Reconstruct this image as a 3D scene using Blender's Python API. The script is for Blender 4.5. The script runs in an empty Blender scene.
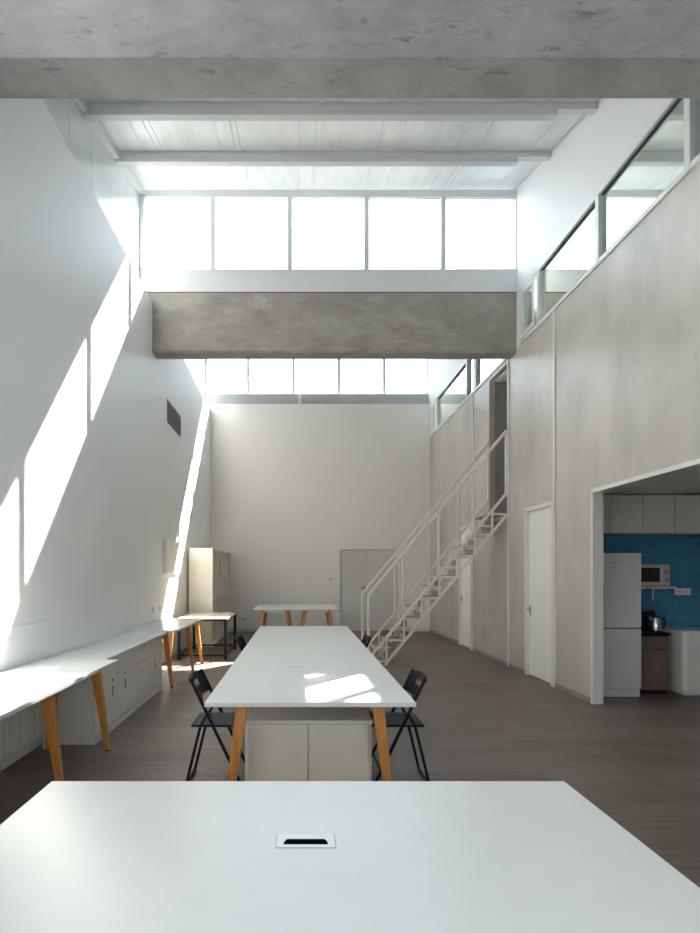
import bpy, bmesh, math, random
from mathutils import Vector, Matrix
random.seed(7)
scene = bpy.context.scene
col = scene.collection
D = bpy.data

# ------------------------------------------------------------------ materials
def nt(name):
    m = D.materials.new(name); m.use_nodes = True
    t = m.node_tree
    return m, t, t.nodes['Principled BSDF']
def plain(name, c, rough=.5, metal=0.0, spec=.5):
    m, t, b = nt(name)
    n = t.nodes.new('ShaderNodeTexNoise'); n.inputs['Scale'].default_value = 9; n.inputs['Detail'].default_value = 4
    g = t.nodes.new('ShaderNodeTexCoord'); t.links.new(g.outputs['Object'], n.inputs['Vector'])
    r = t.nodes.new('ShaderNodeMapRange'); r.inputs['To Min'].default_value = .96; r.inputs['To Max'].default_value = 1.04
    t.links.new(n.outputs['Fac'], r.inputs['Value'])
    h = t.nodes.new('ShaderNodeHueSaturation'); h.inputs['Color'].default_value = (*c, 1)
    t.links.new(r.outputs['Result'], h.inputs['Value']); t.links.new(h.outputs['Color'], b.inputs['Base Color'])
    b.inputs['Roughness'].default_value = rough; b.inputs['Metallic'].default_value = metal
    b.inputs['Specular IOR Level'].default_value = spec
    return m
def noise(t, vec, scale, detail=6, rough=.6):
    n = t.nodes.new('ShaderNodeTexNoise'); n.inputs['Scale'].default_value = scale
    n.inputs['Detail'].default_value = detail; n.inputs['Roughness'].default_value = rough
    t.links.new(vec, n.inputs['Vector']); return n.outputs['Fac']
def mapping(t, sc, loc=(0, 0, 0)):
    g = t.nodes.new('ShaderNodeTexCoord'); m = t.nodes.new('ShaderNodeMapping')
    m.inputs['Scale'].default_value = sc; m.inputs['Location'].default_value = loc
    t.links.new(g.outputs['Object'], m.inputs['Vector']); return m.outputs['Vector']
def ramp(t, fac, stops):
    r = t.nodes.new('ShaderNodeValToRGB')
    while len(r.color_ramp.elements) < len(stops): r.color_ramp.elements.new(.5)
    for e, (p, c) in zip(r.color_ramp.elements, stops):
        e.position = p; e.color = (*c, 1) if len(c) == 3 else c
    t.links.new(fac, r.inputs['Fac']); return r.outputs['Color']
def mix(t, a, b, fac, mode='MIX'):
    m = t.nodes.new('ShaderNodeMix'); m.data_type = 'RGBA'; m.blend_type = mode
    for s, v in ((m.inputs[0], fac), (m.inputs[6], a), (m.inputs[7], b)):
        if isinstance(v, bpy.types.NodeSocket): t.links.new(v, s)
        elif isinstance(v, tuple): s.default_value = (*v, 1)
        else: s.default_value = v
    return m.outputs[2]
def bump(t, b, h, strength, dist=.01):
    n = t.nodes.new('ShaderNodeBump'); n.inputs['Strength'].default_value = strength; n.inputs['Distance'].default_value = dist
    t.links.new(h, n.inputs['Height']); t.links.new(n.outputs['Normal'], b.inputs['Normal'])

def mat_concrete(name, base, dark, light, rough=.75, spot=.75, palef=.55):
    m, t, b = nt(name)
    v = mapping(t, (.8, 1, 1.5))
    c = ramp(t, noise(t, v, 2.6, 10, .72), [(.3, dark), (.5, base), (.72, light)])
    v2 = mapping(t, (1.2, 3, 4), (3, 1, 2))
    spots = ramp(t, noise(t, v2, 3.2, 10, .72), [(.57, (0, 0, 0)), (.68, (1, 1, 1))])
    c = mix(t, c, tuple(x * .42 for x in dark), mix(t, (0, 0, 0), (spot,) * 3, spots))
    v3 = mapping(t, (.8, 1, 1.6), (9, 4, 7))
    pale = ramp(t, noise(t, v3, 4.5, 9, .7), [(.6, (0, 0, 0)), (.78, (1, 1, 1))])
    c = mix(t, c, tuple(min(1, x * 1.35) for x in light), mix(t, (0, 0, 0), (palef,) * 3, pale))
    t.links.new(c, b.inputs['Base Color']); b.inputs['Roughness'].default_value = rough
    bump(t, b, noise(t, v2, 5, 8), .25, .01)
    return m
def mat_plaster(name, base, streak, seams=False):
    m, t, b = nt(name)
    v = mapping(t, (1, 1.3, .45))
    c = ramp(t, noise(t, v, 1.3, 8, .62), [(.3, streak), (.55, base), (.8, tuple(min(1, x * 1.12) for x in base))])
    v2 = mapping(t, (1, 1, 1), (5, 2, 1))
    blot = ramp(t, noise(t, v2, .9, 6, .6), [(.35, (.84, .85, .86)), (.65, (1, 1, 1))])
    c = mix(t, c, blot, 1.0, 'MULTIPLY')
    v3 = mapping(t, (1, 7, .9), (2, 7, 3))
    dr = ramp(t, noise(t, v3, 1.4, 7, .7), [(.58, (1, 1, 1)), (.8, (.74, .75, .77))])
    c = mix(t, c, dr, .85, 'MULTIPLY')
    t.links.new(c, b.inputs['Base Color']); b.inputs['Roughness'].default_value = .5
    bump(t, b, noise(t, v2, 14, 6), .06, .01); b.inputs['Roughness'].default_value = .42
    return m
def mat_wall(name, c):
    m, t, b = nt(name)
    v = mapping(t, (1, 1, 1))
    cc = ramp(t, noise(t, v, 1.2, 6), [(.3, tuple(x * .975 for x in c)), (.7, c)])
    t.links.new(cc, b.inputs['Base Color']); b.inputs['Roughness'].default_value = .55
    bump(t, b, noise(t, v, 40, 3), .02, .005)
    return m
def mat_cladding(name, c, axis, pitch):
    m, t, b = nt(name)
    g = t.nodes.new('ShaderNodeTexCoord'); s = t.nodes.new('ShaderNodeSeparateXYZ'); t.links.new(g.outputs['Object'], s.inputs[0])
    a = t.nodes.new('ShaderNodeMath'); a.operation = 'PINGPONG'; a.inputs[1].default_value = pitch / 2
    t.links.new(s.outputs[axis], a.inputs[0])
    seam = t.nodes.new('ShaderNodeMapRange'); seam.inputs['From Min'].default_value = .0; seam.inputs['From Max'].default_value = .012
    t.links.new(a.outputs[0], seam.inputs['Value'])
    cc = mix(t, tuple(x * (.86 if axis == 0 else .6) for x in c), c, seam.outputs['Result'])
    v = mapping(t, (6, 1, 1) if axis == 0 else (1, 1, 1))
    st = ramp(t, noise(t, v, 1.5, 5), [(.3, (.84, .84, .84)), (.7, (1, 1, 1))])
    cc = mix(t, cc, st, 1.0, 'MULTIPLY')
    t.links.new(cc, b.inputs['Base Color']); b.inputs['Roughness'].default_value = .28
    bump(t, b, seam.outputs['Result'], .4, .01)
    return m
def mat_floor():
    m, t, b = nt('grey_plank_tile')
    v = mapping(t, (1, 1, 1))
    br = t.nodes.new('ShaderNodeTexBrick'); t.links.new(v, br.inputs['Vector'])
    br.inputs['Scale'].default_value = 1; br.inputs['Brick Width'].default_value = 1.2; br.inputs['Row Height'].default_value = .2
    br.inputs['Mortar Size'].default_value = .003; br.inputs['Mortar Smooth'].default_value = .3; br.inputs['Bias'].default_value = 0
    br.offset = .5
    br.inputs['Color1'].default_value = (.150, .115, .096, 1); br.inputs['Color2'].default_value = (.202, .162, .138, 1)
    br.inputs['Mortar'].default_value = (.22, .19, .17, 1)
    v2 = mapping(t, (1.3, 14, 1))
    gr = ramp(t, noise(t, v2, 1.8, 8, .65), [(.3, (.66, .63, .62)), (.7, (1.15, 1.10, 1.07))])
    c = mix(t, br.outputs['Color'], gr, 1.0, 'MULTIPLY')
    v3 = mapping(t, (.7, 1.6, 1), (4, 4, 0))
    rust = ramp(t, noise(t, v3, 1.1, 7, .6), [(.58, (0, 0, 0)), (.75, (1, 1, 1))])
    c = mix(t, c, (.125, .078, .05), mix(t, (0, 0, 0), (.65, .65, .65), rust))
    t.links.new(c, b.inputs['Base Color'])
    rr = t.nodes.new('ShaderNodeMapRange'); rr.inputs['To Min'].default_value = .33; rr.inputs['To Max'].default_value = .55
    t.links.new(noise(t, v, 2.5, 5), rr.inputs['Value']); t.links.new(rr.outputs['Result'], b.inputs['Roughness'])
    bump(t, b, br.outputs['Fac'], -.2, .003)
    return m
def mat_wood(name, a, bcol, sc=(18, 18, 1.5), rough=.4):
    m, t, b = nt(name)
    v = mapping(t, sc)
    c = ramp(t, noise(t, v, 1.6, 7, .6), [(.3, a), (.7, bcol)])
    t.links.new(c, b.inputs['Base Color']); b.inputs['Roughness'].default_value = rough
    return m
def mat_tiles():
    m, t, b = nt('blue_tiles')
    g = t.nodes.new('ShaderNodeTexCoord'); s = t.nodes.new('ShaderNodeSeparateXYZ'); t.links.new(g.outputs['Object'], s.inputs[0])
    cmb = t.nodes.new('ShaderNodeCombineXYZ'); t.links.new(s.outputs[0], cmb.inputs[0]); t.links.new(s.outputs[2], cmb.inputs[1])
    br = t.nodes.new('ShaderNodeTexBrick'); t.links.new(cmb.outputs[0], br.inputs['Vector'])
    br.inputs['Scale'].default_value = 1; br.inputs['Brick Width'].default_value = .2; br.inputs['Row Height'].default_value = .1
    br.inputs['Mortar Size'].default_value = .0025; br.inputs['Mortar Smooth'].default_value = .2
    br.inputs['Color1'].default_value = (.024, .175, .33, 1); br.inputs['Color2'].default_value = (.034, .215, .385, 1)
    br.inputs['Mortar'].default_value = (.06, .32, .52, 1)
    t.links.new(br.outputs['Color'], b.inputs['Base Color']); b.inputs['Roughness'].default_value = .2
    bump(t, b, br.outputs['Fac'], -.4, .003)
    return m
def mat_glass(name, tint=(.96, .985, .98), refl=.06):
    m = D.materials.new(name); m.use_nodes = True; t = m.node_tree; t.nodes.clear()
    o = t.nodes.new('ShaderNodeOutputMaterial'); tr = t.nodes.new('ShaderNodeBsdfTransparent'); tr.inputs['Color'].default_value = (*tint, 1)
    gl = t.nodes.new('ShaderNodeBsdfGlossy'); gl.inputs['Roughness'].default_value = .02
    lw = t.nodes.new('ShaderNodeLayerWeight'); lw.inputs['Blend'].default_value = .5
    pw = t.nodes.new('ShaderNodeMath'); pw.operation = 'POWER'; pw.inputs[1].default_value = 5
    f = t.nodes.new('ShaderNodeMapRange'); f.inputs['To Min'].default_value = refl/2; f.inputs['To Max'].default_value = .6
    t.links.new(lw.outputs['Facing'], pw.inputs[0]); t.links.new(pw.outputs[0], f.inputs['Value'])
    mx = t.nodes.new('ShaderNodeMixShader')
    t.links.new(f.outputs['Result'], mx.inputs[0]); t.links.new(tr.outputs[0], mx.inputs[1]); t.links.new(gl.outputs[0], mx.inputs[2])
    t.links.new(mx.outputs[0], o.inputs['Surface'])
    return m

M = dict(
    floor=mat_floor(),
    wall=mat_wall('white_paint', (.86, .86, .86)),
    wallback=mat_wall('white_back_paint', (.84, .815, .79)),
    plaster=mat_plaster('pale_cement_plaster', (.56, .522, .482), (.455, .425, .392)),
    concrete=mat_concrete('raw_concrete', (.36, .365, .372), (.265, .265, .268), (.45, .455, .46)),
    concrete_w=mat_concrete('warm_raw_concrete', (.345, .322, .295), (.26, .243, .222), (.45, .425, .39), spot=.35, palef=.9),
    roof=mat_cladding('white_roof_panel', (.78, .80, .81), 0, 1.0),
    clad=mat_cladding('white_wall_panel', (.70, .74, .755), 1, .66),
    steelwhite=plain('white_steel', (.72, .74, .76), .4),
    steelgrey=plain('grey_steel', (.42, .44, .46), .45),
    alu=plain('pale_aluminium', (.70, .72, .73), .4),
    gasket=plain('black_gasket', (.05, .055, .06), .5),
    glass=mat_glass('clear_glass'),
    glass_in=mat_glass('slightly_green_glass', (.86, .90, .88)),
    wallcool=mat_wall('cool_white_paint', (.76, .77, .78)),
    laminate=plain('white_laminate', (.73, .75, .752), .28),
    edge=plain('laminate_edge', (.70, .70, .64), .4),
    cab=plain('white_cabinet_paint', (.78, .765, .73), .4),
    cabwarm=plain('cream_board', (.82, .78, .69), .45),
    trim=plain('white_trim_paint', (.74, .73, .70), .45),
    doorwhite=plain('white_door_paint', (.82, .82, .80), .35),
    doorgrey=plain('grey_white_door_paint', (.66, .65, .635), .45),
    stair=plain('off_white_stair_steel', (.76, .73, .68), .45),
    tread=mat_wood('stair_tread_wood', (.24, .18, .14), (.34, .27, .21), (2, 20, 2)),
    oak=mat_wood('orange_oak', (.50, .20, .045), (.68, .30, .08)),
    birch=mat_wood('pale_birch', (.62, .52, .36), (.72, .62, .46), (2, 14, 2)),
    black=plain('black_plastic', (.009, .009, .014), .55, 0, .15),
    blackmetal=plain('black_metal', (.010, .010, .014), .5, 0, .2),
    seatdark=plain('dark_seat', (.016, .016, .028), .55, 0, .2),
    chrome=plain('brushed_steel', (.55, .54, .52), .25, 1.0),
    silver=plain('silver_plate', (.80, .85, .90), .3),
    fridge=plain('white_enamel', (.66, .66, .69), .3),
    brown=plain('brown_board', (.16, .105, .095), .4),
    tiles=mat_tiles(),
    creammetal=plain('cream_enamel', (.62, .52, .43), .35),
    darkglass=plain('dark_glass', (.012, .014, .02), .08),
    void=plain('slot_black', (.003, .003, .004), 1.0, 0, 0),
    bounce_cut=plain('bounce_cut_dark', (.06, .06, .062), .8),  # dark top for added layers that soak up sun bounce
    mauve=plain('dark_grey_mauve', (.27, .25, .25), .6),
    ventgrey=plain('vent_grey', (.30, .30, .31), .6),
    redbrown=plain('red_brown_plastic', (.16, .05, .035), .35),
)

# ------------------------------------------------------------------ mesh helpers
class MB:
    def __init__(s): s.bm = bmesh.new()
    def box(s, x0, x1, y0, y1, z0, z1):
        r = bmesh.ops.create_cube(s.bm, size=1)
        bmesh.ops.transform(s.bm, matrix=Matrix.Translation(((x0+x1)/2, (y0+y1)/2, (z0+z1)/2)) @ Matrix.Diagonal((abs(x1-x0), abs(y1-y0), abs(z1-z0), 1)), verts=r['verts'])
        return s
    def hexa(s, pts):                      # 8 points: bottom 4 ccw, top 4 ccw
        v = [s.bm.verts.new(p) for p in pts]
        for f in ((3, 2, 1, 0), (4, 5, 6, 7), (0, 1, 5, 4), (1, 2, 6, 5), (2, 3, 7, 6), (3, 0, 4, 7)):
            s.bm.faces.new([v[i] for i in f])
        return s
    def taper(s, p0, w0, p1, w1):          # square bar between two points, axis aligned sections
        q = []
        for p, w in ((p0, w0), (p1, w1)):
            a = w if isinstance(w, tuple) else (w, w)
            q += [(p[0]-a[0]/2, p[1]-a[1]/2, p[2]), (p[0]+a[0]/2, p[1]-a[1]/2, p[2]), (p[0]+a[0]/2, p[1]+a[1]/2, p[2]), (p[0]-a[0]/2, p[1]+a[1]/2, p[2])]
        return s.hexa(q)
    def tube(s, pts, r, n=8, closed=False, square=False):
        pts = [Vector(p) for p in pts]
        if square: n = 4
        rings = []
        N = len(pts)
        up0 = None
        for i, p in enumerate(pts):
            if closed: d = (pts[(i+1) % N] - pts[i-1]).normalized()
            elif i == 0: d = (pts[1]-pts[0]).normalized()
            elif i == N-1: d = (pts[-1]-pts[-2]).normalized()
            else: d = ((pts[i+1]-p).normalized() + (p-pts[i-1]).normalized()).normalized()
            up = Vector((0, 1, 0)) if abs(d.y) < .9 else Vector((0, 0, 1))
            a = d.cross(up).normalized(); b = a.cross(d).normalized()
            k = 1.0
            if 0 < i < N-1 and not closed:
                c = (p-pts[i-1]).normalized().dot(d); k = 1/max(c, .5)
            rr = r*math.sqrt(2) if square else r
            ring = []
            for j in range(n):
                t = 2*math.pi*(j+.5)/n
                ring.append(s.bm.verts.new(p + a*math.cos(t)*rr*(k if square else 1) + b*math.sin(t)*rr))
            rings.append(ring)
        m = N if closed else N-1
        for i in range(m):
            A, B = rings[i], rings[(i+1) % N]
            for j in range(n): s.bm.faces.new((A[j], A[(j+1) % n], B[(j+1) % n], B[j]))
        if not closed:
            s.bm.faces.new(rings[0][::-1]); s.bm.faces.new(rings[-1])
        return s
    def lathe(s, prof, cx, cy, n=20):      # (r, z) profile, closed at both ends
        rings = []
        for r, z in prof:
            rings.append([s.bm.verts.new((cx + r*math.cos(2*math.pi*j/n), cy + r*math.sin(2*math.pi*j/n), z)) for j in range(n)])
        for A, B in zip(rings, rings[1:]):
            for j in range(n): s.bm.faces.new((A[j], A[(j+1) % n], B[(j+1) % n], B[j]))
        s.bm.faces.new(rings[0][::-1]); s.bm.faces.new(rings[-1]); return s
    def prism(s, poly, h0, h1, axis='z'):  # polygon extruded along an axis
        def P(a, b, h): return {'z': (a, b, h), 'y': (a, h, b), 'x': (h, a, b)}[axis]
        A = [s.bm.verts.new(P(a, b, h0)) for a, b in poly]; B = [s.bm.verts.new(P(a, b, h1)) for a, b in poly]
        n = len(poly)
        s.bm.faces.new(A[::-1]); s.bm.faces.new(B)
        for i in range(n): s.bm.faces.new((A[i], A[(i+1) % n], B[(i+1) % n], B[i]))
        return s
    def disc(s, c, r, h, axis, n=16):
        poly = [(r*math.cos(2*math.pi*i/n), r*math.sin(2*math.pi*i/n)) for i in range(n)]
        k = {'x': 0, 'y': 1, 'z': 2}[axis]
        o = [c[i] for i in range(3) if i != k]
        return s.prism([(a+o[0], b+o[1]) for a, b in poly], c[k], c[k]+h, axis)
    def build(s, name, mat, parent=None, bevel=0, smooth=False):
        bmesh.ops.recalc_face_normals(s.bm, faces=s.bm.faces)
        if parent is not None:
            q = parent; o = Vector(q.location)
            while q.parent is not None: q = q.parent; o += Vector(q.location)
            bmesh.ops.translate(s.bm, verts=s.bm.verts, vec=-o)
        me = D.meshes.new(name); s.bm.to_mesh(me); s.bm.free()
        me.materials.append(M[mat])
        ob = D.objects.new(name, me); col.objects.link(ob); ob.parent = parent
        if smooth:
            for p in me.polygons: p.use_smooth = True
            try: me.set_sharp_from_angle(angle=math.radians(40))
            except Exception: pass
        if bevel:
            b = ob.modifiers.new('soft', 'BEVEL'); b.width = bevel; b.segments = 2; b.limit_method = 'ANGLE'
        return ob
def tag(o, label, cat, group=None):
    o['label'] = label; o['category'] = cat
    if group: o['group'] = group
    return o
def thing(name, loc, label, cat, group=None):
    o = D.objects.new(name, None); o.empty_display_size = .1; o.location = loc; col.objects.link(o)
    return tag(o, label, cat, group)
def st(o, label=None, cat=None):
    o['kind'] = 'structure'
    if label: o['label'] = label
    if cat: o['category'] = cat
    return o
def struct_root(name, loc):
    o = D.objects.new(name, None); o.empty_display_size = .1; o.location = loc; col.objects.link(o)
    return st(o)
def copy_tree(o, parent=None):
    c = o.copy(); col.objects.link(c); c.parent = parent
    for ch in list(o.children): copy_tree(ch, c)
    return c

# ------------------------------------------------------------------ dimensions
XL, XLU, XR, XF = -2.225, -2.41, 3.30, 7.6     # left wall, recessed upper left wall, right wall, far side of the neighbouring rooms
YF, YB = -2.6, 14.28                            # wall behind the camera, back wall
WT = .10                                        # right wall thickness
ZLEDGE, ZW0, ZW1 = 5.58, 4.86, 5.66             # ledge of left wall; interior window band
ZB0, ZB1, ZS, ZH = 4.815, 5.72, 6.08, 7.175     # beam bottom/top, clerestory sill and head
K = .27                                         # roof slope
BAYS = [(YF, 3.68), (4.0, 8.60), (8.90, 14.56)]

# ------------------------------------------------------------------ shell
st(MB().box(-2.8, XF, YF-.2, 15.0, -.15, 0).build('floor', 'floor'), 'dark grey wood-look plank tile floor across the whole studio', 'floor')
st(MB().box(XL-.55, XL, YF, YB+.3, 0, ZLEDGE).build('wall_left', 'wall'), 'tall smooth white left wall crossed by sun stripes', 'wall')
st(MB().box(XLU-.3, XLU, YF, 14.7, ZLEDGE, 7.9).build('wall_left_upper', 'clad'), 'white panelled strip set back above the tall left wall', 'wall')
st(MB().box(XL, XL+.014, YF, 8.7, 0, 1.05).build('trim_1', 'wall'), 'low white dado panel along the foot of the left wall', 'wall panel')
# back wall with the double-door recess
DX0, DX1, DZ = 1.03, 2.47, 2.06
wb = MB()
wb.box(XL-.3, DX0, YB, YB+.25, 0, 5.73).box(DX1, XF, YB, YB+.25, 0, 5.73).box(DX0, DX1, YB, YB+.25, DZ, 5.73).box(DX0, DX1, YB+.2, YB+.25, 0, DZ)
st(wb.build('wall_back', 'wallback'), 'off-white back wall with a grey double door', 'wall')
st(MB().box(XL, DX0, YB-.012, YB, 0, .09).box(DX1, XR, YB-.012, YB, 0, .09).build('baseboard_back', 'doorgrey'), 'low grey baseboard along the back wall', 'baseboard')
FW = (-1.4, 2.6, .95, 2.45)  # opening for the added fill window
st(MB().box(XL-.55, FW[0], YF-.2, YF, 0, 5.6).box(FW[1], XF, YF-.2, YF, 0, 5.6).box(FW[0], FW[1], YF-.2, YF, 0, FW[2]).box(FW[0], FW[1], YF-.2, YF, FW[3], 5.6).build('wall_front', 'wall'))
st(MB().box(XF, XF+.2, YF-.2, 15.0, 0, 7.9).build('wall_far_right', 'wall'))

# right wall: pale cement plaster with openings
D1 = (7.345, 8.25, 2.41); D2 = (10.82, 11.66, 2.40)
KO = (-1.4, 6.385, 2.41)                        # kitchen opening, carried on out of view to let in more light
SO = (8.93, 9.84, 2.42, 4.80)                 # doorway at the stair head
wr = MB(); A, B = XR, XR+WT
def seg(y0, y1, z0, z1): wr.box(A, B, y0, y1, z0, z1)
seg(YF, KO[0], 0, ZW0); seg(KO[0], KO[1], KO[2], ZW0); seg(KO[1], D1[0], 0, ZW0)
seg(D1[0], D1[1], D1[2], ZW0); seg(D1[1], SO[0], 0, ZW0); seg(SO[0], SO[1], 0, SO[2]-.08)
seg(SO[1], D2[0], 0, ZW0); seg(D2[0], D2[1], D2[2], ZW0); seg(D2[1], YB, 0, ZW0)
seg(SO[0], SO[1], SO[3], ZW0)
st(wr.build('wall_right', 'plaster'), 'pale cement-plastered right wall with streaks, doors and kitchen opening', 'wall')
st(MB().box(A, B, YF, YB+.25, ZW1, 7.9).box(A, B, 8.44, 8.92, ZW0, ZW1).build('wall_right_upper', 'wallcool'), 'white wall above the interior window band on the right', 'wall')

# roofs of the three sawtooth bays, with purlins
for i, (y0, y1) in enumerate(BAYS):
    zt = 7.30
    z0 = zt - K*(y1-y0)
    w = MB().hexa([(-2.8, y0, z0), (XF, y0, z0), (XF, y1+.25, zt+K*.25), (-2.8, y1+.25, zt+K*.25),
                   (-2.8, y0, z0+.15), (XF, y0, z0+.15), (XF, y1+.25, zt+K*.25+.15), (-2.8, y1+.25, zt+K*.25+.15)])
    for kx in range(10):
        for dx in (0, .07):
            x = -1.86 + 1.02*kx + dx
            w.hexa([(x, y0, z0-.009), (x+.02, y0, z0-.009), (x+.02, y1, zt-.009), (x, y1, zt-.009), (x-.008, y0, z0+.004), (x+.028, y0, z0+.004), (x+.028, y1, zt+.004), (x-.008, y1, zt+.004)])
    rf = MB().hexa([(-2.8, y0+.3, z0+.3*K+.15), (XF, y0+.3, z0+.3*K+.15), (XF, y1+.25, zt+K*.25+.15), (-2.8, y1+.25, zt+K*.25+.15),
                    (-2.8, y0+.3, z0+.3*K+.17), (XF, y0+.3, z0+.3*K+.17), (XF, y1+.25, zt+K*.25+.17), (-2.8, y1+.25, zt+K*.25+.17)])
    st(rf.build('roof_bounce_cut', 'bounce_cut'))  # unseen dark layer added to cut sunlight bouncing onto the ceilings
    st(w.build('ceiling', 'roof'), ['white sloping roof panels above the camera end', 'white sloping roof panels behind the near concrete beam', 'white sloping roof panels behind the second concrete beam'][i], 'ceiling')
    n = 0
    y = y1 - 1.14
    while y > y0 + .3:
        z = zt - K*(y1-y)
        pb = MB().box(XLU, 2.86, y-.055, y+.03, z-.15, z+.006).box(2.86, 3.42, y-.052, y+.028, z-.085, z+.006).box(3.42, XF, y-.055, y+.03, z-.15, z+.006).box(XLU, XF, y-.062, y-.055, z-.05, z-.03)
        st(pb.build('steel_beam', 'steelwhite'), 'white steel purlin running across under the roof panels', 'roof beam')
        y -= 1.14; n += 1
    # white rail where roof and left wall meet
    q = MB().hexa([(XLU, y0, z0-.10), (XLU+.07, y0, z0-.10), (XLU+.07, y1, zt-.10), (XLU, y1, zt-.10),
                   (XLU, y0, z0), (XLU+.07, y0, z0), (XLU+.07, y1, zt), (XLU, y1, zt)])
    st(q.build('trim_%d' % (2+i), 'steelwhite'), 'white steel rail along the roof edge on the left, bay %s' % ['over the camera', 'behind the near beam', 'at the back'][i], 'roof rail')

# concrete beams and the white upstands above them
def cbeam(y0, y1, m, label, c=.03):
    poly = [(y0, ZB0+c), (y0+c, ZB0), (y1-c, ZB0), (y1, ZB0+c), (y1, ZB1), (y0, ZB1)]
    st(MB().prism(poly, XL-.3, XF, 'x').build('concrete_beam', m), label, 'beam')
cbeam(3.68, 4.0, 'concrete', 'near raw concrete beam spanning the top of the room', .004)
cbeam(8.60, 8.90, 'concrete_w', 'second raw concrete beam below the large clerestory window')
st(MB().box(-2.7, XF, 3.74, 4.0, ZS, ZS+.012).box(-2.7, XF, 8.68, 8.9, ZS, ZS+.012).build('trim_10', 'bounce_cut'))  # dark caps added so sunlit ledges don't brighten the ceiling
st(MB().box(-2.7, XF, 8.608, 8.88, ZB1-.005, ZB1+.018).build('trim_11', 'gasket'), 'dark joint between the second concrete beam and the white upstand', 'joint')
st(MB().box(-2.7, XF, 3.70, 3.98, ZB1, ZS).build('upstand_wall', 'steelwhite'))
st(MB().box(-2.7, XF, 8.604, 8.88, ZB1+.018, ZS).build('upstand_wall', 'steelwhite'), 'white upstand between the second concrete beam and its clerestory window', 'wall')
st(MB().box(-2.7, XF, 14.44, 14.62, 5.72, ZS-.07).build('steel_lintel', 'steelgrey'), 'grey steel beam under the rear clerestory window', 'beam')
st(MB().box(-.02, .05, 14.36, 14.44, 5.73, 5.98).build('trim_9', 'steelwhite'))

# ------------------------------------------------------------------ clerestory windows
SP = 1.162
mull = [-1.30 + SP*k for k in range(8)]
def clerestory(n, y, label):
    r = struct_root('window_%d' % n, (0, y, ZS))
    r['label'] = label; r['category'] = 'window'
    f = MB().box(-2.7, XF, y-.02, y+.05, ZS-.075, ZS).box(-2.7, XF, y-.02, y+.05, ZH, ZH+.11)
    f.box(XLU, XLU+.07, y-.05, y+.05, ZS, ZH)
    f.box(XR-.015, XR+.015, y-.02, y+.05, ZS, ZH)
    f.build('window_frame', 'alu', r)
    for x in mull:
        MB().box(x-.036, x+.036, y-.05, y+.03, ZS, ZH).build('mullion', 'alu', r)
    xs = [XLU] + mull + [XF]
    for a, b in zip(xs, xs[1:]):
        MB().box(a+.02, b-.02, y+.02, y+.026, ZS, ZH).build('pane', 'glass', r)
    return r
clerestory(1, 3.72, 'clerestory window above the near beam, over the front table')
clerestory(2, 8.62, 'large bright five-pane clerestory window above the second concrete beam')
clerestory(3, 14.56, 'far clerestory window seen under the second concrete beam')

r = struct_root('window_6', (.6, YF, FW[2]))  # added window, unseen behind the camera, lifts the faces turned towards it
f = MB().box(FW[0], FW[1], YF-.14, YF-.08, FW[2], FW[2]+.06).box(FW[0], FW[1], YF-.14, YF-.08, FW[3]-.06, FW[3])
for x in (FW[0]+.03, -.07, 1.27, FW[1]-.03): f.box(x-.03, x+.03, YF-.14, YF-.08, FW[2]+.06, FW[3]-.06)
f.build('window_frame', 'alu', r)
for a, b in ((FW[0], -.07), (-.07, 1.27), (1.27, FW[1])): MB().box(a+.03, b-.03, YF-.115, YF-.109, FW[2]+.06, FW[3]-.06).build('pane', 'glass', r)
# ------------------------------------------------------------------ interior window band on the right
def band(n, y0, y1, mulls, vent, label):
    r = struct_root('window_%d' % n, (XR, y0, ZW0))
    r['label'] = label; r['category'] = 'window'
    a, b = XR-.02, XR+.07
    f = MB().box(a, b, y0, y1, ZW0, ZW0+.05).box(a, b, y0, y1, ZW1-.045, ZW1+.01).box(a, b, y1-.04, y1, ZW0, ZW1).box(a, b, y0, y0+.04, ZW0, ZW1)
    f.build('window_frame', 'alu', r)
    MB().box(a+.03, a+.06, y0+.02, y1-.02, ZW1-.058, ZW1-.045).box(a+.03, a+.06, y0+.02, y1-.02, ZW0+.05, ZW0+.056).build('gasket', 'gasket', r)
    for m in mulls:
        MB().box(a-.004, b, m-.035, m+.035, ZW0+.02, ZW1-.03).build('mullion', 'alu', r)
    ys = [y0] + sorted(mulls) + [y1]
    for p, q in zip(ys, ys[1:]):
        MB().box(XR+.02, XR+.026, p+.03, q-.03, ZW0+.04, ZW1-.04).build('pane', 'glass_in', r)
    if vent:
        v0, v1 = vent
        s = MB()
        for box in ((v0, v1, ZW0+.05, ZW0+.12), (v0, v1, ZW1-.13, ZW1-.06), (v0, v0+.06, ZW0+.12, ZW1-.13), (v1-.06, v1, ZW0+.12, ZW1-.13)):
            s.box(XR-.045, XR+.01, box[0], box[1], box[2], box[3])
        s.build('sash', 'alu', r, .004)
band(4, 3.98, 8.42, [4.79, 6.24, 7.78], (7.86, 8.38), 'interior window band high on the right wall before the second beam')
band(5, 8.94, 14.10, [10.55, 11.1, 13.5], (13.55, 14.06), 'interior window band high on the right wall near the back')

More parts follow.
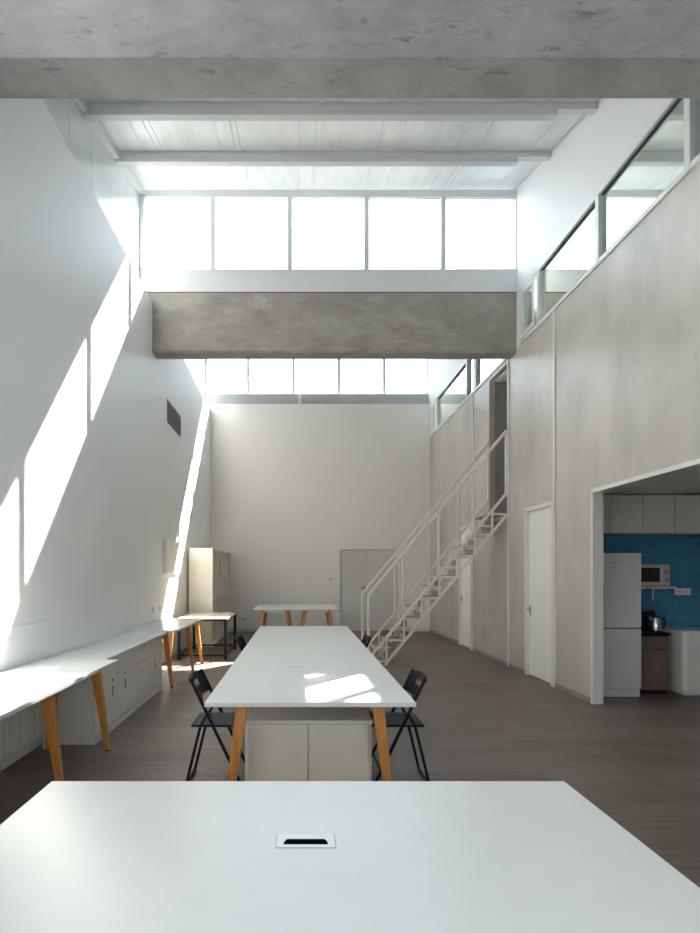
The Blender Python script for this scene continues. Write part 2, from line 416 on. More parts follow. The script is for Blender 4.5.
# ------------------------------------------------------------------ rooms behind the right wall
st(MB().box(B, XF, YF, SO[0], 2.46, 2.56).box(B, XF, SO[0], 14.3, 2.34, 2.42).box(A, B, SO[0]+.01, SO[1]-.01, 2.34, 2.42).build('floor_upper', 'wallback'), 'pale slab of the upper floor that forms the kitchen ceiling', 'floor')
st(MB().box(B, 5.4, 8.9, 9.86, 4.78, 4.82).build('corridor_shade_lid', 'wall'))  # lid added over the doorway space to keep it dark
st(MB().box(B, 5.4, 8.80, 8.9, 2.56, 4.815).box(5.4, 5.5, 8.80, 9.95, 2.42, 4.82).build('corridor_shade_walls', 'wall'))  # walls added to shut daylight out behind the stair doorway
st(MB().box(B, XF, 9.86, 9.95, 2.42, 4.8).build('wall_upper_room', 'mauve'), 'dark grey-mauve partition wall seen through the tall doorway at the stair head', 'wall')  # one even dark tone, matched to the dark doorway
KB = 7.35
st(MB().box(B, XF, KB+.006, KB+.1, 0, 2.46).build('wall_kitchen', 'wallback'))
st(MB().box(B, XF, KB, KB+.006, .74, 2.0).build('wall_kitchen_tiles', 'tiles'), 'glossy blue tile wall behind the kitchen counter', 'tiled wall')
# white lining of the kitchen opening
st(MB().box(XR-.012, B+.01, KO[1]-.035, KO[1]+.003, 0, KO[2]).box(XR-.012, B+.01, KO[0], KO[1], KO[2]-.04, KO[2]+.003).build('trim_5', 'trim'), 'white lining around the kitchen opening', 'trim')
for k, y in enumerate((7.31, 8.93-.012, 10.75)):
    st(MB().box(XR-.018, XR, y-.022, y+.022, 0, ZW0).build('trim_%d' % (6+k), 'trim'),
       ['thin white vertical strip between the kitchen opening and the white door', 'thin white vertical strip beside the tall stair doorway', 'thin white vertical strip on the right wall behind the stairs'][k], 'trim')
st(MB().box(XR-.01, XR, KO[1]+.04, D1[0]-.02, 0, .06).box(XR-.01, XR, D1[1]+.03, D2[0]-.03, 0, .05).box(XR-.01, XR, D2[1]+.03, YB, 0, .06).build('shadow_gap_right', 'mauve'), 'dark strip painted as the shadow gap along the right wall foot', 'baseboard')  # dark colour stands in for the shadow gap under the wall

# doors
def side_door(n, d, label):
    y0, y1, z = d
    r = struct_root('door_%d' % n, (XR, y0, 0)); r['label'] = label; r['category'] = 'door'
    MB().box(XR-.02, B, y0, y0+.05, 0, z).box(XR-.02, B, y1-.06, y1, 0, z).box(XR-.02, B, y0+.05, y1-.06, z-.06, z).build('door_frame', 'trim', r, .003)
    MB().box(XR+.025, XR+.065, y0+.05, y1-.06, .012, z-.06).build('door_leaf', 'doorwhite', r)
    h = MB().box(XR+.012, XR+.025, y1-.135, y1-.095, .86, 1.0).tube([(XR+.02, y1-.115, .95), (XR-.035, y1-.115, .95), (XR-.035, y1-.235, .95)], .010)
    h.build('handle', 'chrome', r, smooth=True)
side_door(1, D1, 'white door with lever handle in the right wall beside the kitchen')
side_door(2, D2, 'white door in the right wall behind the stairs')
r = struct_root('door_3', (DX0, YB, 0)); r['label'] = 'flush grey double door in the back wall'; r['category'] = 'door'
mid = 1.72
MB().box(DX0+.01, mid-.003, YB+.06, YB+.10, .01, DZ-.01).build('door_leaf', 'doorgrey', r)
MB().box(mid+.003, DX1-.01, YB+.06, YB+.10, .01, DZ-.01).build('door_leaf', 'doorgrey', r)
MB().box(mid-.07, mid-.04, YB+.05, YB+.06, .98, 1.14).tube([(mid-.055, YB+.06, 1.08), (mid-.055, YB+.01, 1.08), (mid-.17, YB+.01, 1.08)], .011).build('handle', 'gasket', r, smooth=True)

# ------------------------------------------------------------------ desks
TZ, TT = .74, .025
def leg_mb(x0, y0, x1, y1, ztop=TZ-TT, w=.068, w1=.04):     # foot then head
    return MB().taper((x0, y0, 0.006), w1, (x1, y1, ztop), w)
def legs(root, pts, ztop=TZ-TT):
    for (fx, fy, hx, hy) in pts:
        l = leg_mb(fx, fy, hx, hy, ztop).build('leg', 'oak', root, .004)
        MB().box(fx-.018, fx+.018, fy-.018, fy+.018, 0, .008).build('foot_pad', 'black', l)

# front table
t = thing('meeting_table', (.03, 1.4, 0), 'large plain white table filling the bottom of the picture, with a cable flap', 'table')
FX0, FX1, FY0, FY1 = -.867, .93, .80, 1.99
MB().box(FX0, FX1, FY0, FY1, TZ-TT, TZ).build('tabletop', 'laminate', t, .002)
legs(t, [(FX0+.1, FY0+.1, FX0+.2, FY0+.16), (FX1-.1, FY0+.1, FX1-.2, FY0+.16), (FX0+.1, FY1-.1, FX0+.2, FY1-.16), (FX1-.1, FY1-.1, FX1-.2, FY1-.16)])
MB().box(FX0+.17, FX1-.17, FY0+.14, FY0+.18, TZ-.075, TZ-TT).build('rail', 'steelwhite', t)
MB().box(FX0+.17, FX1-.17, FY1-.18, FY1-.14, TZ-.075, TZ-TT).build('rail', 'steelwhite', t)
MB().box(-.0625, .0995, 1.503, 1.583, TZ, TZ+.002).build('flap_rim', 'steelgrey', t)
fl = MB().box(-.060, .097, 1.506, 1.580, TZ, TZ+.004).build('cable_flap', 'silver', t, .0015)
sl = MB().prism([(-.042, 1.517), (.078, 1.517), (.076, 1.535), (.069, 1.547), (-.032, 1.547), (-.039, 1.535)], TZ+.003, TZ+.0046, 'z').build('flap_slot', 'void', fl)
sl['label'] = 'black slot'

# long table
t = thing('long_table', (.06, 5.45, 0), 'long white bench table with orange wood legs running down the middle of the room', 'table')
LX0, LX1, LY0, LY1 = -.533, .660, 3.19, 7.81
MB().box(LX0, LX1, LY0, LY1, TZ-TT, TZ).build('tabletop', 'laminate', t, .002)
pl = []
for y, dy in ((LY0+.10, -.02), (LY0+2.31, 0), (LY1-.10, .02)):
    pl += [(LX0+.112, y+dy, LX0+.205, y), (LX1-.118, y+dy, LX1-.205, y)]
legs(t, pl)
MB().box(LX0+.2, LX0+.24, LY0+.12, LY1-.12, TZ-.07, TZ-TT).build('rail', 'steelwhite', t)
MB().box(LX1-.24, LX1-.2, LY0+.12, LY1-.12, TZ-.07, TZ-TT).build('rail', 'steelwhite', t)
for gx, gy in ((-.02, 4.46), (.16, 4.46), (-.01, 6.6)):
    g = MB().box(gx-.06, gx+.06, gy-.04, gy+.04, TZ, TZ+.003).build('cable_flap', 'silver', t, .001)
    MB().box(gx-.04, gx+.04, gy-.022, gy-.014, TZ+.0028, TZ+.0036).build('flap_slot', 'steelgrey', g)

# cabinet under it
t = thing('low_cabinet', (.06, 3.7, 0), 'low cream two-door cabinet standing under the near end of the long table', 'cabinet')
cx0, cx1, cy0, cy1, cz = -.33, .444, 3.45, 3.95, .573
MB().box(cx0, cx1, cy0+.02, cy1, .03, cz-.02).build('body', 'cabwarm', t)
MB().box(cx0-.004, cx1+.004, cy0-.004, cy1, cz-.02, cz).build('top', 'cabwarm', t, .002)
m_ = (cx0+cx1)/2
MB().box(cx0+.018, m_-.004, cy0, cy0+.018, .05, cz-.024).build('door', 'cabwarm', t, .0015)
MB().box(m_+.004, cx1-.018, cy0, cy0+.018, .05, cz-.024).build('door', 'cabwarm', t, .0015)
MB().box(cx0+.01, cx1-.01, cy0+.03, cy1-.01, 0, .03).build('plinth', 'cab', t)

# desk run by the left wall
t = thing('bench_desk', (-1.86, 3.4, 0), 'white desk run with orange wood legs along the left wall, nearest the camera', 'desk')
WX0, WX1 = -2.195, -1.525
for y0, y1 in ((2.0, 2.914), (2.918, 3.828), (3.832, 4.79)):
    MB().box(WX0, WX1, y0, y1, TZ-TT, TZ).build('tabletop', 'laminate', t, .002)
legs(t, [(-1.58, 2.10, -1.66, 2.2), (-2.10, 2.10, -2.06, 2.2), (-1.585, 2.86, -1.66, 2.84), (-2.10, 2.86, -2.06, 2.84),
         (-1.572, 3.756, -1.65, 3.70), (-2.10, 3.756, -2.06, 3.70), (-1.586, 4.70, -1.655, 4.60), (-2.08, 4.70, -1.98, 4.62)])
MB().box(-2.02, -1.98, 2.2, 4.62, TZ-.07, TZ-TT).build('rail', 'steelwhite', t)
MB().box(-1.72, -1.68, 2.2, 4.58, TZ-.07, TZ-TT).build('rail', 'steelwhite', t)
g = MB().box(-1.985, -1.87, 4.38, 4.46, TZ, TZ+.004).build('cable_flap', 'silver', t, .001)
MB().box(-1.97, -1.885, 4.392, 4.404, TZ+.003, TZ+.005).build('flap_slot', 'steelgrey', g)

# radiator
t = thing('radiator', (-2.15, 3.4, .13), 'white ribbed panel radiator on the left wall under the near desk', 'radiator')
rb = MB()
y = 2.1
rb.box(-2.195, -2.15, 2.1, 4.70, .13, .60)
while y < 4.68:
    rb.box(-2.152, -2.115, y+.012, y+.068, .13, .60); y += .08
rb.build('radiator_body', 'doorwhite', t, .008)
MB().lathe([(.022, .0), (.022, .03), (.010, .04), (.010, .115), (.024, .12), (.024, .175), (.016, .185)], -2.13, 4.76).tube([(-2.13, 4.76, .16), (-2.15, 4.68, .16)], .012).build('valve', 'steelwhite', t, smooth=True)

# cabinets along the left wall
CX0, CX1 = -2.19, -1.74
def wall_cabinet_base(y0, y1, label, mode):
    t = thing('storage_cabinet', ((CX0+CX1)/2, (y0+y1)/2, 0), label, 'cabinet', 'white storage cabinets along the left wall')
    MB().box(CX0, CX1-.02, y0, y1, .06, .695).build('body', 'cab', t)
    MB().box(CX0, CX1-.006, y0+.004, y1-.004, 0, .06).build('plinth', 'cab', t)
    ym = (y0+y1)/2
    def lock(parent, y, z):
        MB().disc((CX1, y, z), .011, .006, 'x').build('lock', 'gasket', parent, smooth=True)
    def pull(parent, y, z, v):
        MB().box(CX1-.002, CX1+.010, y-(.012 if v else .055), y+(.012 if v else .055), z-(.05 if v else .008), z+(.05 if v else .008)).build('handle', 'steelgrey' if v else 'doorgrey', parent, .003)  # grey on the pulls stands in for the shadow of their recess
    def door(a, b, ly):
        d = MB().box(CX1-.018, CX1, a+.005, b-.005, .075, .69).build('door', 'cab', t, .002)
        lock(d, ly, .475); pull(d, ly, .37, True)
    if mode == 'doors':
        door(y0, ym, ym-.16); door(ym, y1, ym+.22)
    else:
        for a, b in ((.075, .275), (.281, .48), (.486, .69)):
            d = MB().box(CX1-.018, CX1, y0+.005, ym-.005, a, b).build('drawer', 'cab', t, .002)
            if a > .4: lock(d, (y0+ym)/2+.03, b-.03)
            pull(d, y0+.22, b-.075, False)
        door(ym, y1, ym+.2)
wall_cabinet_base(4.85, 6.048, 'white storage cabinet with two doors right behind the near wall desk', 'doors')
wall_cabinet_base(6.052, 7.20, 'white storage cabinet with a drawer stack beside one door, farther along the left wall', 'drawers')
w = MB().box(-2.195, -1.675, 4.80, 7.185, .697, .722).build('worktop', 'laminate', None, .002)
tag(w, 'continuous white worktop lying on the two storage cabinets by the left wall', 'worktop')

# second desk run
t = thing('bench_desk', (-1.88, 8.2, 0), 'white desk with a clipped corner and orange wood legs beyond the storage cabinets', 'desk')
MB().prism([(-2.195, 7.2), (-1.66, 7.2), (-1.60, 7.22), (-1.565, 7.28), (-1.55, 7.36), (-1.55, 8.196), (-2.195, 8.196)], TZ-TT, TZ).build('tabletop', 'laminate', t, .002)
MB().box(-2.195, -1.55, 8.2, 9.18, TZ-TT, TZ).build('tabletop', 'laminate', t, .002)
legs(t, [(-1.63, 7.28, -1.74, 7.36), (-2.12, 7.28, -2.06, 7.36), (-1.60, 8.56, -1.68, 8.5), (-2.12, 8.56, -2.06, 8.5), (-1.575, 9.2, -1.65, 9.1), (-2.1, 9.2, -2.03, 9.1)])
MB().box(-2.06, -2.02, 7.36, 9.1, TZ-.07, TZ-TT).build('rail', 'steelwhite', t)
MB().box(-1.76, -1.72, 7.36, 9.1, TZ-.07, TZ-TT).build('rail', 'steelwhite', t)

# black framed work table
t = thing('work_table', (-1.6, 10.3, 0), 'pale wood work table on a thin black metal frame in front of the bookcase', 'table')
BX0, BX1, BY0, BY1, BZ = -2.06, -1.21, 9.56, 11.0, .705
MB().box(BX0, BX1, BY0, BY1, BZ-.022, BZ).build('tabletop', 'birch', t, .002)
s_ = .023
for x, y in ((BX0+.03, BY0+.03), (BX1-.03, BY0+.03), (BX0+.03, BY1-.03), (BX1-.03, BY1-.03)):
    MB().box(x-s_, x+s_, y-s_, y+s_, 0, BZ-.022).build('leg', 'blackmetal', t)
f = MB()
for z in (.06, BZ-.05):
    f.box(BX0+.045, BX1-.045, BY0+.02, BY0+.04, z, z+.028).box(BX0+.045, BX1-.045, BY1-.04, BY1-.02, z, z+.028)
    f.box(BX0+.02, BX0+.04, BY0+.045, BY1-.045, z, z+.028).box(BX1-.04, BX1-.02, BY0+.045, BY1-.045, z, z+.028)
f.build('frame', 'blackmetal', t)

# bookcase
t = thing('bookcase', (-1.95, 12.8, 0), 'tall cream open bookcase with cubbies in the back left corner', 'bookcase')
SX0, SX1, SY0, SY1, SZ = -2.19, -1.714, 11.27, 14.25, 1.967
MB().box(SX0, SX1, SY0, SY0+.025, 0, SZ).build('side_panel', 'cabwarm', t, .001)
MB().box(SX0, SX1, SY1-.025, SY1, 0, SZ).build('side_panel', 'cabwarm', t)
MB().box(SX0, SX0+.012, SY0+.025, SY1-.025, 0, SZ-.025).build('back_panel', 'cabwarm', t)
MB().box(SX0, SX1, SY0+.025, SY1-.025, SZ-.025, SZ).build('top_panel', 'cabwarm', t)
for y in (12.0, 12.75, 13.5):
    MB().box(SX0+.012, SX1, y-.02, y+.02, 0, SZ-.025).build('divider', 'cabwarm', t)
ys = [SY0+.025, 12.0, 12.75, 13.5, SY1-.025]
for z in (.04, .50, .95, 1.37):
    s = MB()
    for a, b in zip(ys, ys[1:]): s.box(SX0+.012, SX1-.004, a+.011, b-.011, z-.02, z)
    s.build('shelf', 'cabwarm', t)

# desks by the back wall
for k, (x0, x1) in enumerate(((-.93, -.063), (-.057, .81))):
    t = thing('desk', ((x0+x1)/2, 12.3, 0), ['white desk with orange legs by the back wall, nearer the bookcase', 'white desk with orange legs by the back wall, nearer the grey double door'][k], 'desk', 'pair of desks by the back wall')
    MB().box(x0, x1, 11.5, 13.2, TZ-TT, TZ).build('tabletop', 'laminate', t, .002)
    pp = []
    for y, dy in ((11.6, -.03), (13.1, .03)):
        pp += [(x0+.09, y+dy, x0+.19, y), (x1-.09, y+dy, x1-.19, y)]
    legs(t, pp)
    MB().box(x0+.17, x1-.17, 11.58, 11.62, TZ-.07, TZ-TT).build('rail', 'steelwhite', t)
    MB().box(x0+.17, x1-.17, 13.08, 13.12, TZ-.07, TZ-TT).build('rail', 'steelwhite', t)
    if k == 0: MB().box(-.55, -.42, 12.0, 12.12, TZ, TZ+.004).build('cable_flap', 'silver', t)

# ------------------------------------------------------------------ folding chairs (face +x, origin under the seat)
def make_chair(label):
    t = thing('folding_chair', (0, 0, 0), label, 'chair', 'black folding chairs at the long table')
    W = .205
    fr = lambda z: -.19 + (.775-z)*.478            # the long tube: from backrest top to front foot
    # front frame: inverted U through the backrest
    for sgn in (-1, 1):
        y = sgn*W
        MB().tube([(fr(.012), y, .012), (fr(.3), y, .3), (fr(.6), y, .6), (fr(.72), y, .72), (fr(.745), y-sgn*.012, .745)], .0115).build('front_leg', 'blackmetal', t, smooth=True)
        y2 = sgn*(W-.028)
        MB().tube([(-.215, y2, .012), (-.165, y2, .22), (-.115, y2, .42), (-.08, y2, .485), (-.05, y2, .505)], .0105).build('rear_leg', 'blackmetal', t, smooth=True)
    MB().tube([(-.2145, -W+.028, .014), (-.2145, W-.028, .014)], .0105).build('rear_crossbar', 'blackmetal', t, smooth=True)
    MB().tube([(fr(.12), -W, .12), (fr(.12), W, .12)], .009).build('front_crossbar', 'blackmetal', t, smooth=True)
    # seat
    o = []
    for (a, b) in ((-.18, -.175), (.16, -.175), (.195, -.15), (.20, 0), (.195, .15), (.16, .175), (-.18, .175)): o.append((a, b))
    MB().prism(o, .412, .43, 'z').build('seat', 'seatdark', t, .006)
    # backrest: curved plastic panel with an oval hand hole
    bm = MB()
    nz, ny = 8, 16
    grid = []
    z0, z1 = .575, .748
    def P(v, u, off):
        z = z0 + (z1-z0)*v
        y = -W-.006 + (2*W+.012)*u
        cut = .0
        if v < .3: z -= 0; 
        x = fr(z) - .035*(1-(2*u-1)**2) + off
        # arched lower edge and rounded top corners
        if v == 0: z += .035*(1-(2*u-1)**4)
        if v == 1: z -= .022*abs(2*u-1)**6
        return (x, y, z)
    front = [[bm.bm.verts.new(P(i/nz, j/ny, .009)) for j in range(ny+1)] for i in range(nz+1)]
    back = [[bm.bm.verts.new(P(i/nz, j/ny, -.009)) for j in range(ny+1)] for i in range(nz+1)]
    hole = lambda i, j: 4 <= i <= 5 and 4 <= j <= ny-5
    for i in range(nz):
        for j in range(ny):
            if hole(i, j): continue
            bm.bm.faces.new((front[i][j], front[i][j+1], front[i+1][j+1], front[i+1][j]))
            bm.bm.faces.new((back[i][j], back[i+1][j], back[i+1][j+1], back[i][j+1]))
            for (di, dj, e) in ((-1, 0, ((i, j), (i, j+1))), (1, 0, ((i+1, j+1), (i+1, j))), (0, -1, ((i+1, j), (i, j))), (0, 1, ((i, j+1), (i+1, j+1)))):
                a, b = i+di, j+dj
                if not (0 <= a < nz and 0 <= b < ny) or hole(a, b):
                    (p, q), (r_, s2) = e
                    bm.bm.faces.new((front[p][q], back[p][q], back[r_][s2], front[r_][s2]))
    bm.build('backrest', 'black', t, smooth=True)
    return t
LC = ['black folding chair at the left side of the long table, its near end', 'black folding chair at the right side of the long table, its near end',
      'black folding chair at the far left of the long table, beside the black work table', 'black folding chair right of the long table, at the foot of the stairs']
proto = make_chair(LC[0])
spots = [(-.56, 4.06, 0), (.68, 4.06, math.pi), (-.50, 6.42, 0), (.60, 6.42, math.pi)]
for i, (x, y, a) in enumerate(spots):
    o = proto if i == 0 else copy_tree(proto)
    o.location = (x, y, 0); o.rotation_euler = (0, 0, a); o['label'] = LC[i]

# ------------------------------------------------------------------ stairs (alternating half treads, rising towards the right wall)
t = thing('staircase', (2.2, 9.4, 0), 'off-white steel staircase with alternating half treads rising to the tall doorway', 'stairs')
YN, YFAR = 8.95, 9.78
low = lambda x: 1.235*(x-1.345)
upp = lambda x: .77 + 1.2*(x-1.65)
hnd = lambda x: 1.11 + 1.195*(x-1.095)
for y in (YN, YFAR):
    MB().tube([(1.352, y, .01), (3.275, y, low(3.28))], .02, square=True).build('stringer', 'stair', t)
    MB().tube([(1.03, y, .03), (3.275, y, upp(3.28))], .018, square=True).build('upper_rail', 'stair', t)
    MB().tube([(1.095, y, .0), (1.095, y, 1.11), (3.275, y, hnd(3.275))], .021, square=True).build('handrail', 'stair', t)
    for x in (1.65, 2.2, 2.75, 3.27):
        MB().tube([(x, y, upp(x)+.0), (x, y, hnd(x)-.01)], .017, square=True).build('baluster', 'stair', t)
YM = (YN+YFAR)/2
k = 0
zz = .085
while zz < 2.4:
    near = (k % 2 == 0)
    xs = 1.376 + (zz-.42)/1.2
    ya, yb = (YN, YM+.02) if near else (YM-.02, YFAR)
    ys_ = YN if near else YFAR
    x0, x1 = xs, xs+.285
    tr = MB().box(x0+.01, x1-.01, ya+.02, yb-.02, zz-.012, zz+.012).build('tread', 'tread', t, .002)
    MB().tube([(x0, ya+.01, zz-.012), (x1, ya+.01, zz-.012), (x1, yb-.01, zz-.012), (x0, yb-.01, zz-.012)], .015, closed=True, square=True).build('tread_frame', 'stair', tr)
    MB().box(x1-.035, x1-.022, ya+.03, yb-.03, zz+.012, zz+.10).build('riser', 'tread', tr)
    # upright plate between this tread and the other half
    MB().tube([(x0+.145, YM, zz), (x0+.145, YM, zz+.167)], .01, square=True).build('riser_strut', 'stair', tr)
    for y in (YN, YFAR) if near else ():
        x = x1
        MB().tube([(x, y, max(.0, low(x))), (x, y, upp(x))], .013, square=True).build('strut', 'stair', t)
    zz += .167; k += 1
MB().box(3.02, 3.295, YN+.02, YFAR-.02, 2.395, 2.42).build('landing', 'tread', t, .002)
MB().tube([(3.01, YN, 2.40), (3.29, YN, 2.40)], .015, square=True).build('landing_frame', 'stair', t)
MB().tube([(3.01, YFAR, 2.40), (3.29, YFAR, 2.40)], .015, square=True).build('landing_frame', 'stair', t)

# ------------------------------------------------------------------ fittings on walls
t = thing('air_vent', (XL, 10.1, 4.2), 'dark grey louvred air vent high on the white left wall', 'vent')
MB().box(XL, XL+.015, 9.56, 10.6, 4.02, 4.40).build('vent_frame', 'ventgrey', t)
s = MB()
z = 4.05
while z < 4.37:
    s.hexa([(XL+.012, 9.59, z), (XL+.03, 9.59, z-.008), (XL+.03, 10.57, z-.008), (XL+.012, 10.57, z), (XL+.012, 9.59, z+.008), (XL+.03, 9.59, z), (XL+.03, 10.57, z), (XL+.012, 10.57, z+.008)]); z += .03
s.build('louvres', 'ventgrey', t)
t = thing('electrical_panel', (XL+.002, 9.82, 1.46), 'white metal electrical box on the left wall in the narrow sun stripe', 'electrical box')  # flat electrical panel fixed to the wall
MB().box(XL+.002, -2.172, 9.26, 10.28, 1.46, 2.02).build('box_body', 'doorwhite', t, .003)
MB().box(-2.172, -2.162, 9.27, 10.27, 1.47, 2.01).build('box_door', 'doorwhite', t, .003)
for k, y in enumerate((8.6, 9.07)):
    t = thing('wall_socket', (XL, y, .91), ['small socket above the clipped-corner desk, nearer the storage cabinets', 'small socket above the clipped-corner desk, nearer the sun stripe'][k], 'socket', 'sockets on the left wall')
    x = XL + (.014 if y < 8.7 else 0)
    MB().box(x, x+.01, y-.043, y+.043, .867, .953).build('plate', 'cab', t, .003)
    MB().box(x+.009, x+.012, y-.018, y-.010, .90, .92).box(x+.009, x+.012, y+.010, y+.018, .90, .92).build('socket_slots', 'gasket', t)
for nm, x, z, lab, cat in (('light_switch', .80, 1.32, 'small white light switch on the back wall beside the double door', 'switch'), ('wall_socket', -1.40, .31, 'small white socket low on the back wall beside the bookcase', 'socket')):
    t = thing(nm, (x, YB, z), lab, cat)
    MB().box(x-.043, x+.043, YB-.01, YB, z-.043, z+.043).build('plate', 'doorgrey', t, .003)
    MB().box(x-.02, x+.02, YB-.014, YB-.009, z-.025, z+.025).build('rocker', 'steelgrey', t)

# ------------------------------------------------------------------ kitchen
t = thing('refrigerator', (3.76, 7.03, 0), 'white two-door refrigerator standing in the kitchen opening', 'refrigerator')
fx0, fx1, fy0, fy1 = 3.475, 4.06, 6.72, 7.33
MB().box(fx0, fx1, fy0+.055, fy1, .05, 1.707).build('body', 'fridge', t, .006)
MB().box(fx0, fx1, fy0, fy0+.05, .82, 1.707).build('door', 'fridge', t, .010)
MB().box(fx0, fx1, fy0, fy0+.05, .095, .808).build('door', 'fridge', t, .010)
MB().box(fx0+.01, fx1-.01, fy0+.015, fy0+.06, .0, .088).build('kick_panel', 'fridge', t, .003)
MB().box(fx0+.005, fx1-.005, fy0+.02, fy0+.05, .808, .82).build('grip_groove', 'gasket', t)
MB().box(3.70, 3.80, fy0-.002, fy0+.001, 1.585, 1.60).build('badge', 'steelgrey', t)
MB().box(3.742, 3.758, fy0-.002, fy0+.001, 1.525, 1.55).build('badge', 'steelgrey', t)

cl = ['white wall cabinet above the refrigerator, narrow and partly behind the opening edge', 'white wall cabinet over the refrigerator top, second from the opening edge', 'white wall cabinet above the microwave', 'white wall cabinet above the white kitchen counter']
for k, (a, b) in enumerate(((3.47, 3.86), (3.865, 4.25), (4.255, 4.65), (4.655, 5.05), (5.055, 5.45))):
    if k < 4: lab = cl[k]
    else: lab = 'white wall cabinet at the far right over the counter'
    t = thing('wall_cabinet', ((a+b)/2, 7.2, 1.965), lab, 'cabinet', 'white cabinets over the blue tiles')
    MB().box(a, b, 7.04, 7.345, 1.965, 2.44).build('body', 'cab', t)
    MB().box(a+.002, b-.002, 7.02, 7.038, 1.965, 2.43).build('door', 'cab', t, .002)

t = thing('wall_shelf', (4.4, 7.18, 1.29), 'white wall shelf with a bracket carrying the microwave', 'shelf')
MB().box(4.09, 4.66, 7.0, 7.345, 1.278, 1.30).build('shelf_board', 'trim', t, .002)
for x in (4.30, 4.58):
    MB().prism([(7.345, 1.278), (7.08, 1.278), (7.08, 1.268), (7.30, 1.262), (7.332, 1.23), (7.336, 1.12), (7.345, 1.12)], x-.01, x+.01, 'x').build('bracket', 'trim', t)
t = thing('microwave', (4.36, 7.18, 1.3), 'cream microwave with dark window and two knobs on the wall shelf', 'microwave')
mx0, mx1, my0, mz0, mz1 = 4.13, 4.60, 7.03, 1.31, 1.575
MB().box(mx0, mx1, my0, 7.33, mz0, mz1).build('body', 'creammetal', t, .006)
d = MB().box(mx0+.008, 4.50, my0-.014, my0, mz0+.01, mz1-.01).build('door', 'creammetal', t, .003)
MB().box(mx0+.03, 4.465, my0-.017, my0-.013, mz0+.05, mz1-.04).build('door_window', 'darkglass', d)
MB().box(4.478, 4.488, my0-.035, my0-.013, mz0+.03, mz1-.03).build('handle', 'cab', d, .002)
for z in (1.39, 1.485):
    MB().disc((4.552, my0-.022, z), .026, .022, 'y').build('knob', 'ventgrey', t, smooth=True)
for x, y in ((4.17, 7.06), (4.56, 7.06), (4.17, 7.3), (4.56, 7.3)):
    MB().disc((x, y, 1.30), .012, .012, 'z').build('foot', 'black', t)

t = thing('base_cabinet', (4.31, 7.09, 0), 'dark brown base cabinet with black top beside the refrigerator', 'cabinet')
MB().box(4.115, 4.46, 6.85, 7.34, .05, .715).build('body', 'black', t)
MB().box(4.10, 4.475, 6.82, 7.34, .715, .745).build('top', 'black', t, .003)
MB().box(4.125, 4.45, 6.83, 6.848, .555, .705).build('drawer', 'brown', t, .002)
MB().box(4.125, 4.45, 6.83, 6.848, .06, .545).build('door', 'brown', t, .002)
MB().box(4.12, 4.455, 6.87, 7.33, 0, .05).build('plinth', 'black', t)

t = thing('kettle', (4.372, 6.95, .745), 'shiny steel kettle with black handle on the black-topped base cabinet', 'kettle')
kx, ky = 4.372, 6.95
MB().lathe([(.072, .745), (.072, .762)], kx, ky).build('kettle_base', 'black', t, smooth=True)
MB().lathe([(.068, .762), (.070, .77), (.063, .85), (.052, .915), (.048, .925)], kx, ky).build('kettle_body', 'chrome', t, smooth=True)
MB().lathe([(.048, .925), (.04, .94), (.012, .946), (.012, .962), (.004, .966)], kx, ky).build('lid', 'black', t, smooth=True)
MB().tube([(kx+.052, ky, .91), (kx+.10, ky, .925), (kx+.115, ky, .88), (kx+.105, ky, .81), (kx+.07, ky, .785)], .011).build('handle', 'black', t, smooth=True)
MB().hexa([(kx-.055, ky-.015, .87), (kx-.045, ky-.015, .90), (kx-.045, ky+.015, .90), (kx-.055, ky+.015, .87), (kx-.09, ky-.008, .915), (kx-.08, ky-.008, .925), (kx-.08, ky+.008, .925), (kx-.09, ky+.008, .915)]).build('spout', 'chrome', t)
t = thing('coffee_maker', (4.19, 7.16, .745), 'black coffee maker with a red-brown lid between refrigerator and kettle', 'coffee maker')
MB().box(4.13, 4.455, 7.10, 7.33, .745, .775).build('base', 'black', t, .004)
MB().box(4.13, 4.455, 7.22, 7.33, .775, .93).build('tank', 'black', t, .004)
MB().box(4.13, 4.455, 7.10, 7.33, .93, .985).build('brew_head', 'black', t, .006)
MB().box(4.12, 4.47, 7.09, 7.33, .987, 1.012).build('lid', 'redbrown', t, .006)
MB().lathe([(.05, .776), (.056, .80), (.056, .85), (.04, .89), (.045, .905)], 4.22, 7.16).build('carafe', 'darkglass', t, smooth=True)

t = thing('kitchen_counter', (5.6, 7.05, 0), 'white kitchen counter unit with small handles right of the base cabinet', 'counter')
rc = [(4.60+.05*(1-math.cos(a*math.pi/8/1)), 6.78+.05*(1-math.sin(a*math.pi/8))) for a in range(0, 5)]
poly = [(4.60, 7.34)] + [(4.65-.05*math.cos(i*math.pi/12), 6.83-.05*math.sin(i*math.pi/12)) for i in range(0, 7)] + [(XF-.4, 6.78), (XF-.4, 7.34)]
MB().prism(poly, .05, .745, 'z').build('body', 'cab', t, .002)
MB().prism(poly, .748, .775, 'z').build('worktop', 'laminate', t, .003)
MB().box(4.64, XF-.42, 6.82, 7.32, 0, .05).build('plinth', 'cab', t)
for x in (4.66, 5.26, 5.86, 6.46):
    d = MB().box(x+.003, x+.597, 6.765, 6.779, .08, .735).build('door', 'cab', t, .002)
    MB().box(x+.06, x+.16, 6.745, 6.764, .60, .625).build('handle', 'trim', d, .004)
t = thing('wall_socket', (4.965, KB, 1.23), 'white double socket on the blue tiles beside the microwave shelf', 'socket')
MB().box(4.865, 5.07, KB-.012, KB-.0005, 1.185, 1.272).build('plate', 'doorwhite', t, .003)
MB().box(4.90, 4.91, KB-.014, KB-.011, 1.22, 1.24).box(4.925, 4.935, KB-.014, KB-.011, 1.22, 1.24).box(5.0, 5.01, KB-.014, KB-.011, 1.22, 1.24).box(5.025, 5.035, KB-.014, KB-.011, 1.22, 1.24).build('socket_slots', 'gasket', t)

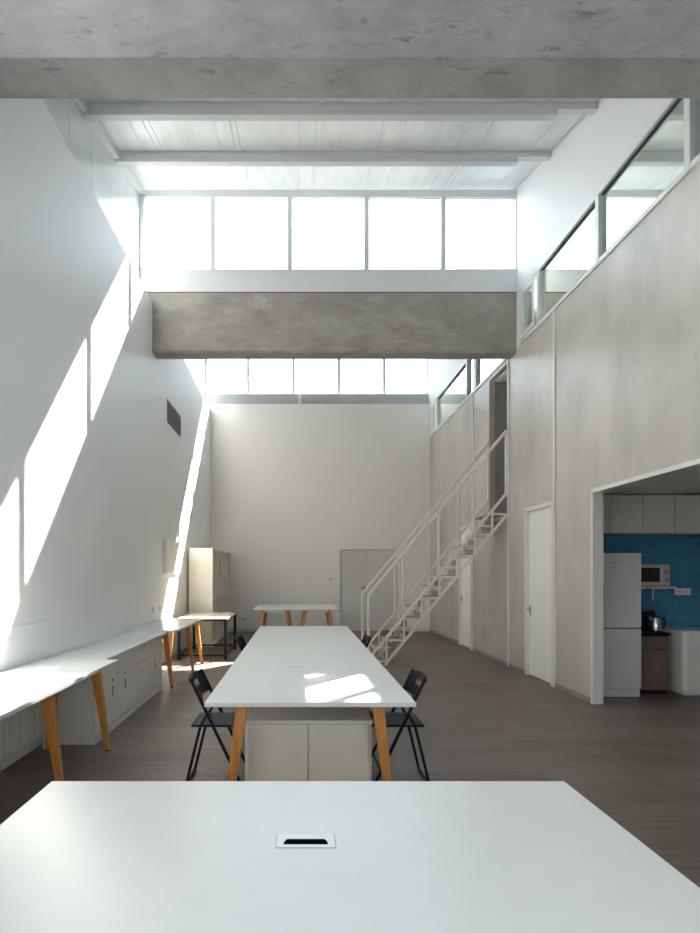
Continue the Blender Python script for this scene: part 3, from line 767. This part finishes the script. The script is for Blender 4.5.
# ------------------------------------------------------------------ light
w = D.worlds.new('bright_sky'); scene.world = w; w.use_nodes = True
bg = w.node_tree.nodes['Background']
tw = w.node_tree
gc = tw.nodes.new('ShaderNodeTexCoord'); sx = tw.nodes.new('ShaderNodeSeparateXYZ'); tw.links.new(gc.outputs['Generated'], sx.inputs[0])
sky = ramp(tw, sx.outputs[2], [(0.0, (.10, .10, .095)), (.02, (.86, .92, 1.0)), (.6, (.70, .85, 1.0))])
tw.links.new(sky, bg.inputs['Color']); bg.inputs['Strength'].default_value = 6.0
sun = D.lights.new('sun', 'SUN'); sun.energy = 52; sun.angle = math.radians(.55); sun.color = (1.0, .925, .84)
so = D.objects.new('sun', sun); col.objects.link(so); so.location = (12, 25, 20)
so.rotation_euler = Vector((-.80, -1, -1.18)).to_track_quat('-Z', 'Y').to_euler()
for y in (3.86, 8.76, 14.70):
    p = D.lights.new('sky_portal', 'AREA'); p.shape = 'RECTANGLE'; p.size = XF-XLU; p.size_y = ZH-ZS+.2
    p.cycles.is_portal = True
    po = D.objects.new('sky_portal', p); col.objects.link(po); po.location = ((XF+XLU)/2, y, (ZS+ZH)/2)
    po.rotation_euler = Vector((0, -1, 0)).to_track_quat('-Z', 'Y').to_euler()

p = D.lights.new('sky_portal', 'AREA'); p.shape = 'RECTANGLE'; p.size = 4.0; p.size_y = 1.5; p.cycles.is_portal = True
po = D.objects.new('sky_portal', p); col.objects.link(po); po.location = (.6, YF-.21, 1.7)
po.rotation_euler = Vector((0, 1, 0)).to_track_quat('-Z', 'Y').to_euler()

# ------------------------------------------------------------------ camera
cam = D.cameras.new('camera'); co = D.objects.new('camera', cam); col.objects.link(co)
co.location = (0, 0, 1.47); co.rotation_euler = (math.radians(90), 0, 0)
cam.sensor_fit = 'HORIZONTAL'; cam.sensor_width = 36; cam.lens = 567/700*36
cam.shift_x = (350-299)/700; cam.shift_y = (573-466.5)/700
cam.clip_start = .05
scene.camera = co
scene.view_settings.view_transform = 'Standard'
scene.view_settings.look = 'None'
scene.view_settings.gamma = 1
scene.view_settings.use_curve_mapping = False
scene.view_settings.exposure = 0.12
scene.cycles.max_bounces = 14; scene.cycles.diffuse_bounces = 8; scene.cycles.glossy_bounces = 4; scene.cycles.transparent_max_bounces = 16
scene.cycles.sample_clamp_indirect = 12
scene.cycles.caustics_reflective = False; scene.cycles.caustics_refractive = False
scene.cycles.use_denoising = True
